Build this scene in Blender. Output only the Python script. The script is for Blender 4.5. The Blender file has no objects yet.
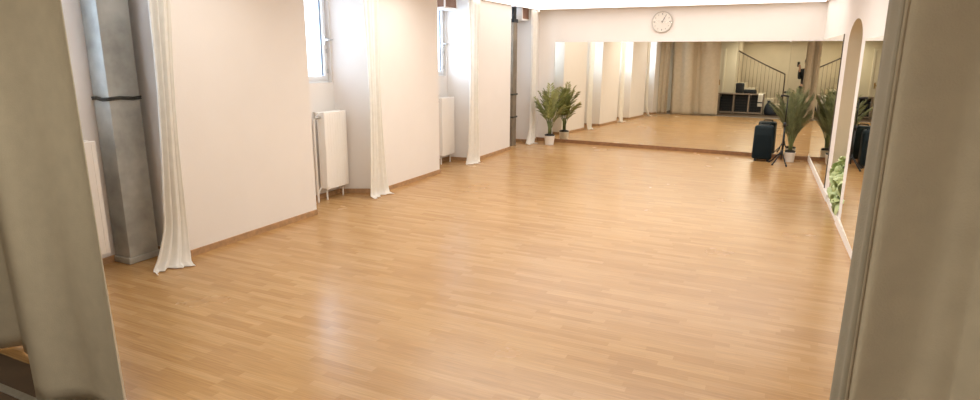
import bpy, bmesh, math, random
from mathutils import Vector, Matrix
random.seed(7)
C = bpy.context.scene.collection
PI = math.pi

# ------------------------------------------------------------------ materials
def mat(name, col, rough=.6, metal=0., spec=.5, noise=None, bump=None, emit=None, trans=0.):
    m = bpy.data.materials.new(name); m.use_nodes = True
    nt = m.node_tree; b = nt.nodes['Principled BSDF']
    b.inputs['Base Color'].default_value = (*col, 1)
    b.inputs['Roughness'].default_value = rough
    b.inputs['Metallic'].default_value = metal
    b.inputs['Specular IOR Level'].default_value = spec
    tc = nt.nodes.new('ShaderNodeTexCoord')
    if noise:                                   # (scale, amount) mottled colour
        n = nt.nodes.new('ShaderNodeTexNoise'); n.inputs['Scale'].default_value = noise[0]; n.inputs['Detail'].default_value = 5
        nt.links.new(tc.outputs['Object'], n.inputs['Vector'])
        r = nt.nodes.new('ShaderNodeValToRGB')
        a = noise[1]
        r.color_ramp.elements[0].color = (*[c*(1-a) for c in col], 1); r.color_ramp.elements[0].position = .3
        r.color_ramp.elements[1].color = (*[min(1, c*(1+a)) for c in col], 1); r.color_ramp.elements[1].position = .7
        nt.links.new(n.outputs['Fac'], r.inputs['Fac']); nt.links.new(r.outputs['Color'], b.inputs['Base Color'])
    if bump:
        n2 = nt.nodes.new('ShaderNodeTexNoise'); n2.inputs['Scale'].default_value = bump[0]; n2.inputs['Detail'].default_value = 4
        nt.links.new(tc.outputs['Object'], n2.inputs['Vector'])
        bp = nt.nodes.new('ShaderNodeBump'); bp.inputs['Strength'].default_value = bump[1]; bp.inputs['Distance'].default_value = .01
        nt.links.new(n2.outputs['Fac'], bp.inputs['Height']); nt.links.new(bp.outputs['Normal'], b.inputs['Normal'])
    if emit:
        b.inputs['Emission Color'].default_value = (*emit[0], 1); b.inputs['Emission Strength'].default_value = emit[1]
    return m

def cloth(name, col, translucency, noise=(14, .05)):
    m = mat(name, col, .9, spec=.1, noise=noise, bump=(220, .15))
    nt = m.node_tree; b = nt.nodes['Principled BSDF']; out = nt.nodes['Material Output']
    t = nt.nodes.new('ShaderNodeBsdfTranslucent'); t.inputs['Color'].default_value = (*col, 1)
    mx = nt.nodes.new('ShaderNodeMixShader'); mx.inputs['Fac'].default_value = translucency
    nt.links.new(b.outputs['BSDF'], mx.inputs[1]); nt.links.new(t.outputs['BSDF'], mx.inputs[2])
    nt.links.new(mx.outputs['Shader'], out.inputs['Surface'])
    return m

def floor_mat():
    m = bpy.data.materials.new('beech_parquet'); m.use_nodes = True
    nt = m.node_tree; b = nt.nodes['Principled BSDF']; L = nt.links.new
    tc = nt.nodes.new('ShaderNodeTexCoord')
    br = nt.nodes.new('ShaderNodeTexBrick')
    br.offset = .37; br.offset_frequency = 2; br.squash = 1; 
    br.inputs['Scale'].default_value = 1; br.inputs['Mortar Size'].default_value = .0007
    br.inputs['Brick Width'].default_value = .36; br.inputs['Row Height'].default_value = .048
    br.inputs['Color1'].default_value = (0, 0, 0, 1); br.inputs['Color2'].default_value = (1, 1, 1, 1); br.inputs['Mortar'].default_value = (.1, .1, .1, 1)
    # every row shifted by its own random amount
    sx = nt.nodes.new('ShaderNodeSeparateXYZ'); L(tc.outputs['Object'], sx.inputs[0])
    dv = nt.nodes.new('ShaderNodeMath'); dv.operation = 'DIVIDE'; dv.inputs[1].default_value = .048; L(sx.outputs['Y'], dv.inputs[0])
    fl = nt.nodes.new('ShaderNodeMath'); fl.operation = 'FLOOR'; L(dv.outputs[0], fl.inputs[0])
    wn = nt.nodes.new('ShaderNodeTexWhiteNoise'); wn.noise_dimensions = '1D'; L(fl.outputs[0], wn.inputs['W'])
    ad = nt.nodes.new('ShaderNodeMath'); ad.operation = 'ADD'; L(sx.outputs['X'], ad.inputs[0]); L(wn.outputs['Value'], ad.inputs[1])
    cx = nt.nodes.new('ShaderNodeCombineXYZ'); L(ad.outputs[0], cx.inputs['X']); L(sx.outputs['Y'], cx.inputs['Y'])
    L(cx.outputs[0], br.inputs['Vector'])
    r = nt.nodes.new('ShaderNodeValToRGB'); e = r.color_ramp.elements
    e[0].position = 0; e[0].color = (*FLOOR_DARK, 1)
    e[1].position = 1; e[1].color = (*FLOOR_LIGHT, 1)
    k = e.new(.45); k.color = (*FLOOR_MID, 1)
    L(br.outputs['Color'], r.inputs['Fac'])
    # grain running along the boards
    mp = nt.nodes.new('ShaderNodeMapping'); mp.inputs['Scale'].default_value = (3, 70, 1); L(tc.outputs['Object'], mp.inputs['Vector'])
    n = nt.nodes.new('ShaderNodeTexNoise'); n.inputs['Scale'].default_value = 1.5; n.inputs['Detail'].default_value = 4; L(mp.outputs[0], n.inputs['Vector'])
    mx = nt.nodes.new('ShaderNodeMixRGB'); mx.blend_type = 'OVERLAY'; mx.inputs['Fac'].default_value = .34
    L(r.outputs['Color'], mx.inputs[1]); L(n.outputs['Fac'], mx.inputs[2])
    hs = nt.nodes.new('ShaderNodeHueSaturation'); hs.inputs['Saturation'].default_value = 1.0; L(mx.outputs[0], hs.inputs['Color'])
    L(hs.outputs[0], b.inputs['Base Color'])
    n3 = nt.nodes.new('ShaderNodeTexNoise'); n3.inputs['Scale'].default_value = 1.3; n3.inputs['Detail'].default_value = 6; L(tc.outputs['Object'], n3.inputs['Vector'])
    mr = nt.nodes.new('ShaderNodeMapRange'); mr.inputs['To Min'].default_value = .22; mr.inputs['To Max'].default_value = .30; L(n3.outputs['Fac'], mr.inputs['Value'])
    L(mr.outputs[0], b.inputs['Roughness'])
    bp = nt.nodes.new('ShaderNodeBump'); bp.inputs['Strength'].default_value = .05; bp.inputs['Distance'].default_value = .004
    L(br.outputs['Fac'], bp.inputs['Height']); L(bp.outputs['Normal'], b.inputs['Normal'])
    return m

FLOOR_DARK = (.385, .214, .080); FLOOR_MID = (.434, .252, .098); FLOOR_LIGHT = (.485, .296, .125)
WHITE = (.80, .765, .725)
M = {}
M['hall_floor'] = mat('dark_hall_floor', (.10, .062, .038), .45, noise=(6, .2))
M['wall'] = mat('white_wall_paint', WHITE, .75, spec=.2, noise=(3, .012), bump=(60, .04))
M['ceiling'] = mat('ceiling_paint', (.86, .82, .79), .8, spec=.2, noise=(3, .01))
M['niche'] = mat('niche_paint', (.82, .80, .77), .7, spec=.25, noise=(3, .012), bump=(60, .04))
M['floor'] = floor_mat()
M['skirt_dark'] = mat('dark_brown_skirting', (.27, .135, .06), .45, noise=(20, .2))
M['skirt'] = mat('brown_skirting', (.42, .25, .125), .45, noise=(20, .2))
M['white_paint'] = mat('white_lacquer', (.84, .81, .77), .4, noise=(5, .01))
M['rad'] = mat('radiator_enamel', (.86, .83, .78), .35, noise=(5, .01))
M['pipe_w'] = mat('painted_pipe', (.80, .77, .72), .4, noise=(6, .02))
M['mirror'] = mat('mirror_silver', (.93, .90, .79), .008, 1.0, noise=(2, .004))
M['mirror_edge'] = mat('mirror_edge', (.10, .085, .06), .4, noise=(20, .1))
M['concrete'] = mat('grey_concrete', (.37, .37, .335), .6, noise=(4.5, .30), bump=(30, .15))
M['concrete2'] = mat('grey_brown_concrete', (.20, .165, .12), .65, noise=(4.5, .25), bump=(30, .15))
M['tie'] = mat('dark_wire', (.06, .06, .05), .5, .4, noise=(40, .2))
M['sheer'] = cloth('sheer_cream_voile', (.94, .92, .87), .38)
M['drape'] = cloth('cream_drape', (.53, .455, .345), .04)
M['drape_hem_shaded'] = cloth('drape_hem_shaded', (.33, .285, .215), .03)  # turned side hem, its shade away from the light put into the colour
M['frame'] = mat('window_frame_white', (.80, .82, .84), .4, noise=(6, .01))
M['gasket'] = mat('window_gasket', (.17, .20, .24), .5, noise=(20, .1))
M['metal'] = mat('brushed_steel', (.55, .55, .54), .3, .9, noise=(60, .08))
M['brown_panel'] = mat('brown_panel', (.23, .12, .075), .6, noise=(9, .15))
M['black'] = mat('black_metal', (.012, .013, .014), .45, .2, noise=(30, .2))
M['speaker'] = mat('black_speaker_plastic', (.007, .016, .021), .6, spec=.2, noise=(60, .25), bump=(300, .3))
M['grille'] = mat('speaker_grille', (.006, .013, .017), .7, spec=.15, noise=(200, .5), bump=(400, .6))
M['pot'] = mat('white_ceramic', (.82, .79, .75), .35, noise=(6, .015))
M['soil'] = mat('dark_soil', (.02, .016, .012), .9, noise=(40, .4), bump=(60, .8))
M['frond'] = mat('palm_leaf', (.23, .26, .085), .45, noise=(9, .45))
M['frond_lit'] = mat('palm_leaf_lit', (.40, .42, .17), .5, noise=(9, .35))  # paler copy of the leaf: the light on it is put into the colour
M['frond2'] = mat('feathery_palm_leaf', (.215, .24, .115), .5, noise=(9, .4))
M['stem'] = mat('palm_stem', (.14, .17, .06), .5, noise=(20, .3))
M['lettuce'] = mat('pale_green_leaf', (.50, .60, .30), .5, noise=(10, .25))
M['clock_face'] = mat('clock_face', (.74, .70, .63), .6, noise=(6, .01))
M['clock_rim'] = mat('clock_rim', (.56, .53, .48), .3, .3, noise=(20, .05))
M['clock_ink'] = mat('clock_ink', (.17, .155, .14), .5, noise=(20, .1))
M['dark_wood'] = mat('dark_handrail', (.05, .028, .015), .4, noise=(14, .3))
M['plaster'] = mat('beige_plaster', (.64, .57, .44), .8, spec=.2, noise=(3, .03), bump=(60, .05))
M['rack'] = mat('grey_rack_metal', (.30, .24, .19), .45, .2, noise=(20, .1))
M['crate'] = mat('black_crate', (.03, .028, .027), .6, noise=(30, .3))
M['navy'] = mat('navy_fabric', (.012, .018, .03), .8, noise=(20, .3), bump=(150, .3))
M['bag'] = mat('black_bag', (.012, .014, .017), .7, noise=(20, .3), bump=(150, .3))
M['towel'] = mat('white_towel', (.80, .77, .70), .9, noise=(60, .06), bump=(200, .4))
M['door'] = mat('cream_door', (.68, .61, .48), .45, noise=(4, .01))
M['brass'] = mat('brass', (.45, .30, .12), .35, .9, noise=(30, .1))
M['skin'] = mat('skin', (.50, .29, .20), .55, noise=(18, .06))
M['hair'] = mat('dark_hair', (.02, .014, .01), .6, noise=(60, .4))
M['shirt'] = mat('dark_shirt', (.018, .017, .018), .85, noise=(30, .3))
M['trousers'] = mat('dark_trousers', (.014, .014, .018), .85, noise=(30, .3))
M['shoe'] = mat('black_shoe', (.015, .014, .014), .5, noise=(30, .3))
M['eye'] = mat('eye', (.7, .68, .65), .2, noise=(90, .1))
M['lamp_glow'] = mat('lamp_diffuser', (.9, .88, .84), .5, emit=((1, .90, .80), 6))
M['strip_glow'] = mat('led_diffuser', (.9, .88, .84), .5, emit=((1, .90, .82), 5))

def glass_mat(name, tint=(1, 1, 1), refl=.06):
    m = bpy.data.materials.new(name); m.use_nodes = True
    nt = m.node_tree; out = nt.nodes['Material Output']; nt.nodes.remove(nt.nodes['Principled BSDF'])
    t = nt.nodes.new('ShaderNodeBsdfTransparent'); t.inputs['Color'].default_value = (*tint, 1)
    g = nt.nodes.new('ShaderNodeBsdfGlossy'); g.inputs['Roughness'].default_value = .02
    lw = nt.nodes.new('ShaderNodeLayerWeight'); lw.inputs['Blend'].default_value = .5
    pw = nt.nodes.new('ShaderNodeMath'); pw.operation = 'POWER'; pw.inputs[1].default_value = 5; nt.links.new(lw.outputs['Facing'], pw.inputs[0])
    fr = nt.nodes.new('ShaderNodeMapRange'); fr.inputs['To Min'].default_value = .04; fr.inputs['To Max'].default_value = .95; nt.links.new(pw.outputs[0], fr.inputs['Value'])
    mx = nt.nodes.new('ShaderNodeMixShader')
    nt.links.new(fr.outputs[0], mx.inputs[0]); nt.links.new(t.outputs[0], mx.inputs[1]); nt.links.new(g.outputs[0], mx.inputs[2])
    nt.links.new(mx.outputs[0], out.inputs['Surface'])
    return m
M['glass'] = glass_mat('window_glass', (.97, .98, 1))
M['clock_glass'] = glass_mat('clock_glass', (1, 1, 1))

# ------------------------------------------------------------------ mesh helpers
class MB:
    def __init__(s): s.bm = bmesh.new()
    def face(s, pts):
        try: return s.bm.faces.new([s.bm.verts.new(p) for p in pts])
        except ValueError: return None
    def box(s, x0, x1, y0, y1, z0, z1, bev=0):
        r = bmesh.ops.create_cube(s.bm, size=1, matrix=Matrix.Translation(((x0+x1)/2, (y0+y1)/2, (z0+z1)/2)) @ Matrix.Diagonal((x1-x0, y1-y0, z1-z0, 1)))
        if bev:
            es = list({e for v in r['verts'] for e in v.link_edges})
            bmesh.ops.bevel(s.bm, geom=es, offset=bev, segments=2, affect='EDGES', profile=.5)
        return s
    def obox(s, c, size, rz=0, bev=0, mtx=None):
        m = mtx if mtx is not None else Matrix.Translation(c) @ Matrix.Rotation(rz, 4, 'Z')
        r = bmesh.ops.create_cube(s.bm, size=1, matrix=m @ Matrix.Diagonal((*size, 1)))
        if bev:
            es = list({e for v in r['verts'] for e in v.link_edges})
            bmesh.ops.bevel(s.bm, geom=es, offset=bev, segments=2, affect='EDGES', profile=.5)
        return s
    def prism(s, poly, z0, z1):
        n = len(poly)
        lo = [s.bm.verts.new((x, y, z0)) for x, y in poly]; hi = [s.bm.verts.new((x, y, z1)) for x, y in poly]
        s.bm.faces.new(lo[::-1]); s.bm.faces.new(hi)
        for i in range(n):
            j = (i+1) % n; s.bm.faces.new((lo[i], lo[j], hi[j], hi[i]))
        return s
    def tube(s, pts, r, n=8, r1=None, caps=True):
        pts = [Vector(p) for p in pts]; rings = []
        k = len(pts)
        for i, p in enumerate(pts):
            d = (pts[min(i+1, k-1)] - pts[max(i-1, 0)]).normalized()
            up = Vector((0, 0, 1)) if abs(d.z) < .9 else Vector((1, 0, 0))
            a = d.cross(up).normalized(); b = d.cross(a)
            rr = r if r1 is None else r + (r1-r)*i/(k-1)
            rings.append([s.bm.verts.new(p + (a*math.cos(2*PI*q/n) + b*math.sin(2*PI*q/n))*rr) for q in range(n)])
        for i in range(k-1):
            for q in range(n):
                s.bm.faces.new((rings[i][q], rings[i][(q+1) % n], rings[i+1][(q+1) % n], rings[i+1][q]))
        if caps:
            s.bm.faces.new(rings[0][::-1]); s.bm.faces.new(rings[-1])
        return s
    def lathe(s, prof, c=(0, 0, 0), n=24, mtx=None):
        m = mtx if mtx is not None else Matrix.Translation(c)
        rings = []
        for r, z in prof:
            if r < 1e-5: rings.append([s.bm.verts.new(m @ Vector((0, 0, z)))])
            else: rings.append([s.bm.verts.new(m @ Vector((r*math.cos(2*PI*q/n), r*math.sin(2*PI*q/n), z))) for q in range(n)])
        for a, b in zip(rings, rings[1:]):
            for q in range(n):
                if len(a) == 1 and len(b) == 1: continue
                if len(a) == 1: s.bm.faces.new((a[0], b[q], b[(q+1) % n]))
                elif len(b) == 1: s.bm.faces.new((a[q], a[(q+1) % n], b[0]))
                else: s.bm.faces.new((a[q], a[(q+1) % n], b[(q+1) % n], b[q]))
        return s
    def grid(s, rows):
        vs = [[s.bm.verts.new(p) for p in r] for r in rows]
        for a, b in zip(vs, vs[1:]):
            for i in range(len(a)-1): s.bm.faces.new((a[i], a[i+1], b[i+1], b[i]))
        return s
    def build(s, name, m, parent=None, smooth=False, loc=None):
        me = bpy.data.meshes.new(name)
        bmesh.ops.recalc_face_normals(s.bm, faces=s.bm.faces)
        if loc is not None: bmesh.ops.translate(s.bm, verts=s.bm.verts, vec=-Vector(loc))
        s.bm.to_mesh(me); s.bm.free()
        me.materials.append(m)
        if smooth:
            for p in me.polygons: p.use_smooth = True
        o = bpy.data.objects.new(name, me); C.objects.link(o)
        if parent is not None: o.parent = parent
        elif loc is not None: o.location = loc
        return o

def thing(name, label, cat, loc=(0, 0, 0), rz=0, group=None):
    o = bpy.data.objects.new(name, None); C.objects.link(o)
    o.empty_display_size = .1; o.location = loc; o.rotation_euler.z = rz
    o['label'] = label; o['category'] = cat
    if group: o['group'] = group
    return o
def tag(o, label, cat, group=None):
    o['label'] = label; o['category'] = cat
    if group: o['group'] = group
    return o
def struct(o, label=None):
    o['kind'] = 'structure'
    if label: o['label'] = label
    return o
def copy_tree(o, parent=None):
    c = o.copy(); C.objects.link(c); c.parent = parent
    for ch in list(o.children): copy_tree(ch, c)
    return c
def smooth_by_angle(o, a=40):
    me = o.data
    for p in me.polygons: p.use_smooth = True
    me.set_sharp_from_angle(angle=math.radians(a))

# ------------------------------------------------------------------ room numbers (metres; camera stands over the origin, +Y runs down the hall)
XL = -4.185                      # face of the left piers
XN = -4.62                       # back of the window niches
ZC = 2.40                        # ceiling
BA = -.030; D0 = 10.6607         # mirror line on the far wall: Y = D0 + BA*X
RA = -.0353; XR0 = .459          # right wall: X = XR0 + RA*(Y-D0)
WO = .055                        # the plastered wall stands this far behind the mirrors' front
def yb(x, off=0.): return D0 + BA*x + off
def xr(y): return XR0 + RA*(y - D0)

# floor and ceiling
o = MB().box(-5.2, 1.6, 1.575, 11.6, -.12, 0).build('floor', M['floor']); struct(o, 'light beech strip parquet floor')
o = MB().box(-5.2, 1.6, -4, 1.575, -.12, 0).build('floor_hall', M['hall_floor']); struct(o, 'dark brown floor of the hall behind the drapes')
o = MB().box(-5.2, 1.6, -4, 11.6, ZC, ZC+.12).build('ceiling', M['ceiling']); struct(o, 'white ceiling')

# left wall: piers between four window niches (plan polygons), wall behind with four window holes
NICHES = [(2.12, 3.12, 3.15), (4.648, 5.53, 5.75), (7.135, 8.14, 8.19), (9.53, 10.50, 10.52)]  # near edge, far edge at back, far edge at front
w = MB()
prev_front = prev_back = -4.0
XO = -5.0
for (a, eb, ef) in NICHES:
    w.prism([(XL, prev_front), (XL, a), (XN, a), (XN, prev_back)], 0, ZC)
    prev_front, prev_back = ef, eb
w.prism([(XL, prev_front), (XL, 11.4), (XN, 11.4), (XN, prev_back)], 0, ZC)
WIN = []
edges = [-4.0]
for k, (a, eb, ef) in enumerate(NICHES):
    y0, y1 = eb-.80, eb-.025
    if k == 0: y0, y1 = 2.16, 2.66
    if k == 3: y0, y1 = 9.56, 10.06
    WIN.append((y0, y1, 1.285, 2.30)); edges += [y0, y1]
edges.append(11.4)
for i in range(0, len(edges), 2): w.box(XN-.2, XN, edges[i], edges[i+1], 0, ZC)
for (y0, y1, z0, z1) in WIN:
    w.box(XN-.2, XN, y0, y1, 0, z0); w.box(XN-.2, XN, y0, y1, z1, ZC)
struct(w.build('wall_left', M['wall']), 'white left wall with four deep window niches between broad piers')

# windows
for k, (y0, y1, z0, z1) in enumerate(WIN):
    root = bpy.data.objects.new('window_%d' % (k+1), None); C.objects.link(root); root.location = (XN-.09, (y0+y1)/2, z0); struct(root, 'white framed casement window in a niche')
    L0 = Vector(root.location)
    f = MB(); t = .032
    for (a, b, c, d) in ((y0, y0+t, z0, z1), (y1-t, y1, z0, z1), (y0+t, y1-t, z0, z0+t), (y0+t, y1-t, z1-t, z1)):
        f.box(XN-.12, XN-.05, a, b, c, d)
    f.build('window_frame', M['frame'], root, loc=L0)
    f = MB(); s0, s1, b0, b1 = y0+t, y1-t, z0+t, z1-t; q = .042
    for (a, b, c, d) in ((s0, s0+q, b0, b1), (s1-q, s1, b0, b1), (s0+q, s1-q, b0, b0+q), (s0+q, s1-q, b1-q, b1)):
        f.box(XN-.105, XN-.03, a, b, c, d, .004)
    f.build('sash', M['frame'], root, loc=L0)
    g = MB()
    for (a, b, c, d) in ((s0+q, s0+q+.012, b0+q, b1-q), (s1-q-.014, s1-q, b0+q, b1-q)):
        g.box(XN-.068, XN-.055, a, b, c, d)
    g.build('gasket', M['gasket'], root, loc=L0)
    MB().box(XN-.072, XN-.066, s0+q, s1-q, b0+q, b1-q).build('pane', M['glass'], root, loc=L0)
    h = MB().box(XN-.03, XN-.015, s1-.036, s1-.014, 1.70, 1.79, .003)
    h.tube([(XN-.03, s1-.025, 1.75), (XN+.02, s1-.025, 1.75), (XN+.025, s1+.01, 1.75), (XN+.025, s1+.05, 1.75)], .008)
    h.build('handle', M['metal'], root, loc=L0)
    hh = MB(); 
    for hz in (z0+.10, z0+.32): hh.box(XN-.03, XN-.018, s1-.012, s1+.006, hz, hz+.05)
    hh.build('hinge', M['metal'], root, loc=L0)

# far wall, right wall with arched niche, rear walls of the hall
o = MB().prism([(-5.2, yb(-5.2, WO)), (1.3, yb(1.3, WO)), (1.3, 11.5), (-5.2, 11.5)], 0, ZC).build('wall_back', M['wall']); struct(o, 'white far wall above the mirrors')

def right_wall():
    w = MB()
    YF, YN = 7.66, 6.66; ZS, ZA = 1.73, 1.965; T = .45     # niche far / near edge, spring and crown of its arch, depth
    ys = [11.0, YF]; 
    def pan(y0, y1, z0, z1): w.prism([(xr(y0), y0), (xr(y1), y1), (xr(y1)+.5, y1), (xr(y0)+.5, y0)], z0, z1)
    pan(-3.9, YN, 0, ZC); pan(YF, 11.3, 0, ZC)
    n = 20; cy, hy = (YF+YN)/2, (YF-YN)/2
    arc = [(cy + hy*math.cos(PI*i/n), ZS + (ZA-ZS)*math.sin(PI*i/n)) for i in range(n+1)]
    for (y0, z0), (y1, z1) in zip(arc, arc[1:]):
        f, b = [], []
        for dx in (0, .5):
            pts = [(xr(y0)+dx, y0, z0), (xr(y1)+dx, y1, z1), (xr(y1)+dx, y1, ZC), (xr(y0)+dx, y0, ZC)]
            w.face(pts)
        w.face([(xr(y0), y0, z0), (xr(y1), y1, z1), (xr(y1)+.5, y1, z1), (xr(y0)+.5, y0, z0)])
    # back of the niche
    w.face([(xr(YN)+.30, YN, 0), (xr(YF)+.30, YF, 0), (xr(YF)+.30, YF, ZC), (xr(YN)+.30, YN, ZC)])
    bmesh.ops.remove_doubles(w.bm, verts=w.bm.verts, dist=.0005)
    return w
wr = right_wall().build('wall_right', M['wall']); wr.data.materials.append(M['plaster'])
for p in wr.data.polygons:                       # the reveal of the arched niche is painted beige
    c_ = p.center
    if 6.65 < c_.y < 7.67 and c_.x > xr(c_.y)+.05 and c_.x < xr(c_.y)+.32 and c_.z < 2.0: p.material_index = 1
struct(wr, 'white right wall with a tall arched niche')

# hall behind the drapes
o = MB().box(-5.0, -2.17, -.42, -.30, 0, ZC); o.box(-2.29, -2.17, -2.0, -.42, 0, ZC)
struct(o.build('wall_rear', M['plaster']), 'beige plastered wall beside the stairs')
struct(MB().box(-2.29, 1.4, -2.12, -2.0, 0, ZC).build('wall_stairwell', M['plaster']), 'beige wall behind the stair railing')
door = bpy.data.objects.new('door_1', None); C.objects.link(door); door.location = (-3.05, -.30, 0); struct(door, 'cream door beside the stairs')
dl = Vector(door.location)
MB().box(-3.50, -2.56, -.31, -.27, .01, 2.02, .006).build('door_leaf', M['door'], door, loc=dl)
MB().box(-3.56, -3.50, -.31, -.25, 0, 2.08).box(-2.56, -2.50, -.31, -.25, 0, 2.08).box(-3.50, -2.56, -.31, -.25, 2.02, 2.08).build('door_frame', M['door'], door, loc=dl)
h = MB().box(-2.65, -2.61, -.272, -.262, .90, 1.08, .004); h.tube([(-2.63, -.27, 1.0), (-2.63, -.22, 1.0), (-2.74, -.215, 1.0)], .010)
h.build('door_handle', M['brass'], door, loc=dl)

# skirting
sk = MB()
SH = .05; ST = .016
def strip(m, p, q, h=SH, t=ST):
    p, q = Vector((*p, 0)), Vector((*q, 0)); d = (q-p).normalized(); nrm = Vector((d.y, -d.x, 0))
    a, b = p + nrm*t, q + nrm*t
    m.prism([(p.x, p.y), (q.x, q.y), (b.x, b.y), (a.x, a.y)], 0, h)
pf = 1.7
for (a, eb, ef) in NICHES:
    strip(sk, (XL, pf), (XL, a)); strip(sk, (XL, a), (XN, a)); strip(sk, (XN, a), (XN, eb)); strip(sk, (XN, eb), (XL, ef)); pf = ef
strip(sk, (XL, pf), (XL, yb(XL, WO)))
struct(sk.build('baseboard_left', M['skirt']), 'thin brown wood skirting along the left piers')
sk = MB(); strip(sk, (XL, yb(XL, WO)), (xr(10.66), yb(.45, WO)), .062, WO+.006)
struct(sk.build('baseboard_back', M['skirt_dark']), 'brown wood skirting under the far mirror')
sk = MB()
def rstrip(y0, y1, h=.075, t=.018): sk.prism([(xr(y0), y0), (xr(y0)-t, y0), (xr(y1)-t, y1), (xr(y1), y1)], 0, h)
rstrip(1.7, 6.66); rstrip(7.66, 10.66)
struct(sk.build('baseboard_right', M['white_paint']), 'white skirting along the right wall')
sk = MB(); sk.prism([(xr(6.66)-.01, 6.66), (xr(7.66)-.01, 7.66), (xr(7.66)+.30, 7.66), (xr(6.66)+.30, 6.66)], 0, .045)
struct(sk.build('trim_1', M['white_paint']), 'white sill at the foot of the arched niche')
struct(MB().box(XL, .62, 1.36, 1.40, 0, .006, .002).build('trim_2', M['metal']), 'metal threshold strip in the floor under the drapes')

# ------------------------------------------------------------------ mirrors
TILT = .0115
def mirror(name, label, x0, x1, yaw, pivot, z0=.062, z1=1.825, group=None):
    # front plane through pivot (x, y at z0), leaning back by TILT
    def P(x, z, off): 
        y = pivot[1] + yaw*(x-pivot[0]) + TILT*(z-z0) + off
        return (x, y, z)
    m = MB(); t = .006
    f = [P(x0, z0, 0), P(x1, z0, 0), P(x1, z1, 0), P(x0, z1, 0)]; b = [P(x0, z0, t), P(x1, z0, t), P(x1, z1, t), P(x0, z1, t)]
    m.face(f); m.face(b[::-1])
    for i in range(4): j = (i+1) % 4; m.face([f[i], b[i], b[j], f[j]])
    bmesh.ops.remove_doubles(m.bm, verts=m.bm.verts, dist=.0001)
    return m, P
SEAM = .035
m, P = mirror('m', '', -3.852, SEAM-.001, BA, (0, D0))
mr = thing('wall_mirror', 'long frameless mirror covering most of the far wall below the clock', 'mirror', (-1.8, yb(-1.8), .05))
g = m.build('mirror_pane', M['mirror'], mr, loc=Vector(mr.location))
c = MB(); p = P(SEAM-.02, 1.825, 0); c.box(p[0]-.013, p[0]+.013, p[1]-.006, p[1]+.03, p[2]-.012, p[2]+.016, .003)
c.build('mirror_clip', M['white_paint'], mr, loc=Vector(mr.location))
m, P = mirror('m', '', SEAM+.001, xr(10.66)-.004, BA+.014, (SEAM, yb(SEAM)))
o = m.build('wall_mirror', M['mirror'], loc=(SEAM+.2, yb(SEAM+.2), .05))
tag(o, 'narrow strip of mirror in the far right corner behind the potted palm and stand', 'mirror')

def side_mirror(label, y0, y1, z0=.078, z1=1.845, yaw=0., edge=True):
    r = thing('wall_mirror', label, 'mirror', (xr((y0+y1)/2), (y0+y1)/2, z0)); loc = Vector(r.location)
    ym = (y0+y1)/2; t = .008
    def X(y): return xr(y) - t - abs(yaw)*(y1-y0)/2 + yaw*(y-ym)
    m = MB(); m.prism([(X(y0), y0), (X(y1), y1), (X(y1)+.006, y1), (X(y0)+.006, y0)], z0, z1); m.build('mirror_pane', M['mirror'], r, loc=loc)
    if edge:
        e = MB(); e.prism([(X(y0)-.003, y0-.012), (X(y0)-.003, y0+.004), (X(y0)+.008, y0+.004), (X(y0)+.008, y0-.012)], z0, z1); e.build('mirror_edge', M['mirror_edge'], r, loc=loc)
    return r
side_mirror('mirror on the right wall between the far corner and the arched niche', 8.06, 10.63)
side_mirror('mirror on the right wall nearest the right drape, this side of the niche', 3.2, 6.40, z1=1.75, yaw=.012, edge=False)

# ------------------------------------------------------------------ wall clock
cx, cz = -1.96, 2.147
ck = thing('wall_clock', 'round wall clock with pale face hanging above the far mirror', 'clock', (cx, yb(cx, WO), cz), math.atan(BA))
RX = Matrix.Rotation(PI/2, 4, 'X')          # lathe axis to -Y
MB().lathe([(0, 0), (.172, 0), (.174, .03), (.168, .038), (.158, .036), (.157, .022), (0, .022)], n=48, mtx=RX).build('case', M['clock_rim'], ck, smooth=True)
MB().lathe([(0, .0221), (.157, .0221), (.157, .024), (0, .024)], n=48, mtx=RX).build('dial', M['clock_face'], ck)
for i in range(12):
    a = i*PI/6
    MB().obox(None, (.009 if i % 3 else .013, .002, .026 if i % 3 == 0 else .016), mtx=Matrix.Rotation(-a, 4, 'Y').inverted() @ Matrix.Translation((0, -.0252, .128))).build('hour_mark', M['clock_ink'], ck)
MB().obox(None, (.010, .002, .085), mtx=Matrix.Rotation(math.radians(32), 4, 'Y') @ Matrix.Translation((0, -.027, .034))).build('hour_hand', M['clock_ink'], ck)
MB().obox(None, (.008, .002, .125), mtx=Matrix.Rotation(math.radians(28), 4, 'Y') @ Matrix.Translation((0, -.029, .05))).build('minute_hand', M['clock_ink'], ck)
MB().lathe([(0, .026), (.012, .026), (.012, .031), (0, .031)], n=16, mtx=RX).build('hub', M['clock_ink'], ck)
MB().lathe([(.1575, .033), (.12, .038), (.06, .0415), (0, .0425)], n=48, mtx=RX).build('cover_glass', M['clock_glass'], ck, smooth=True)

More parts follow.
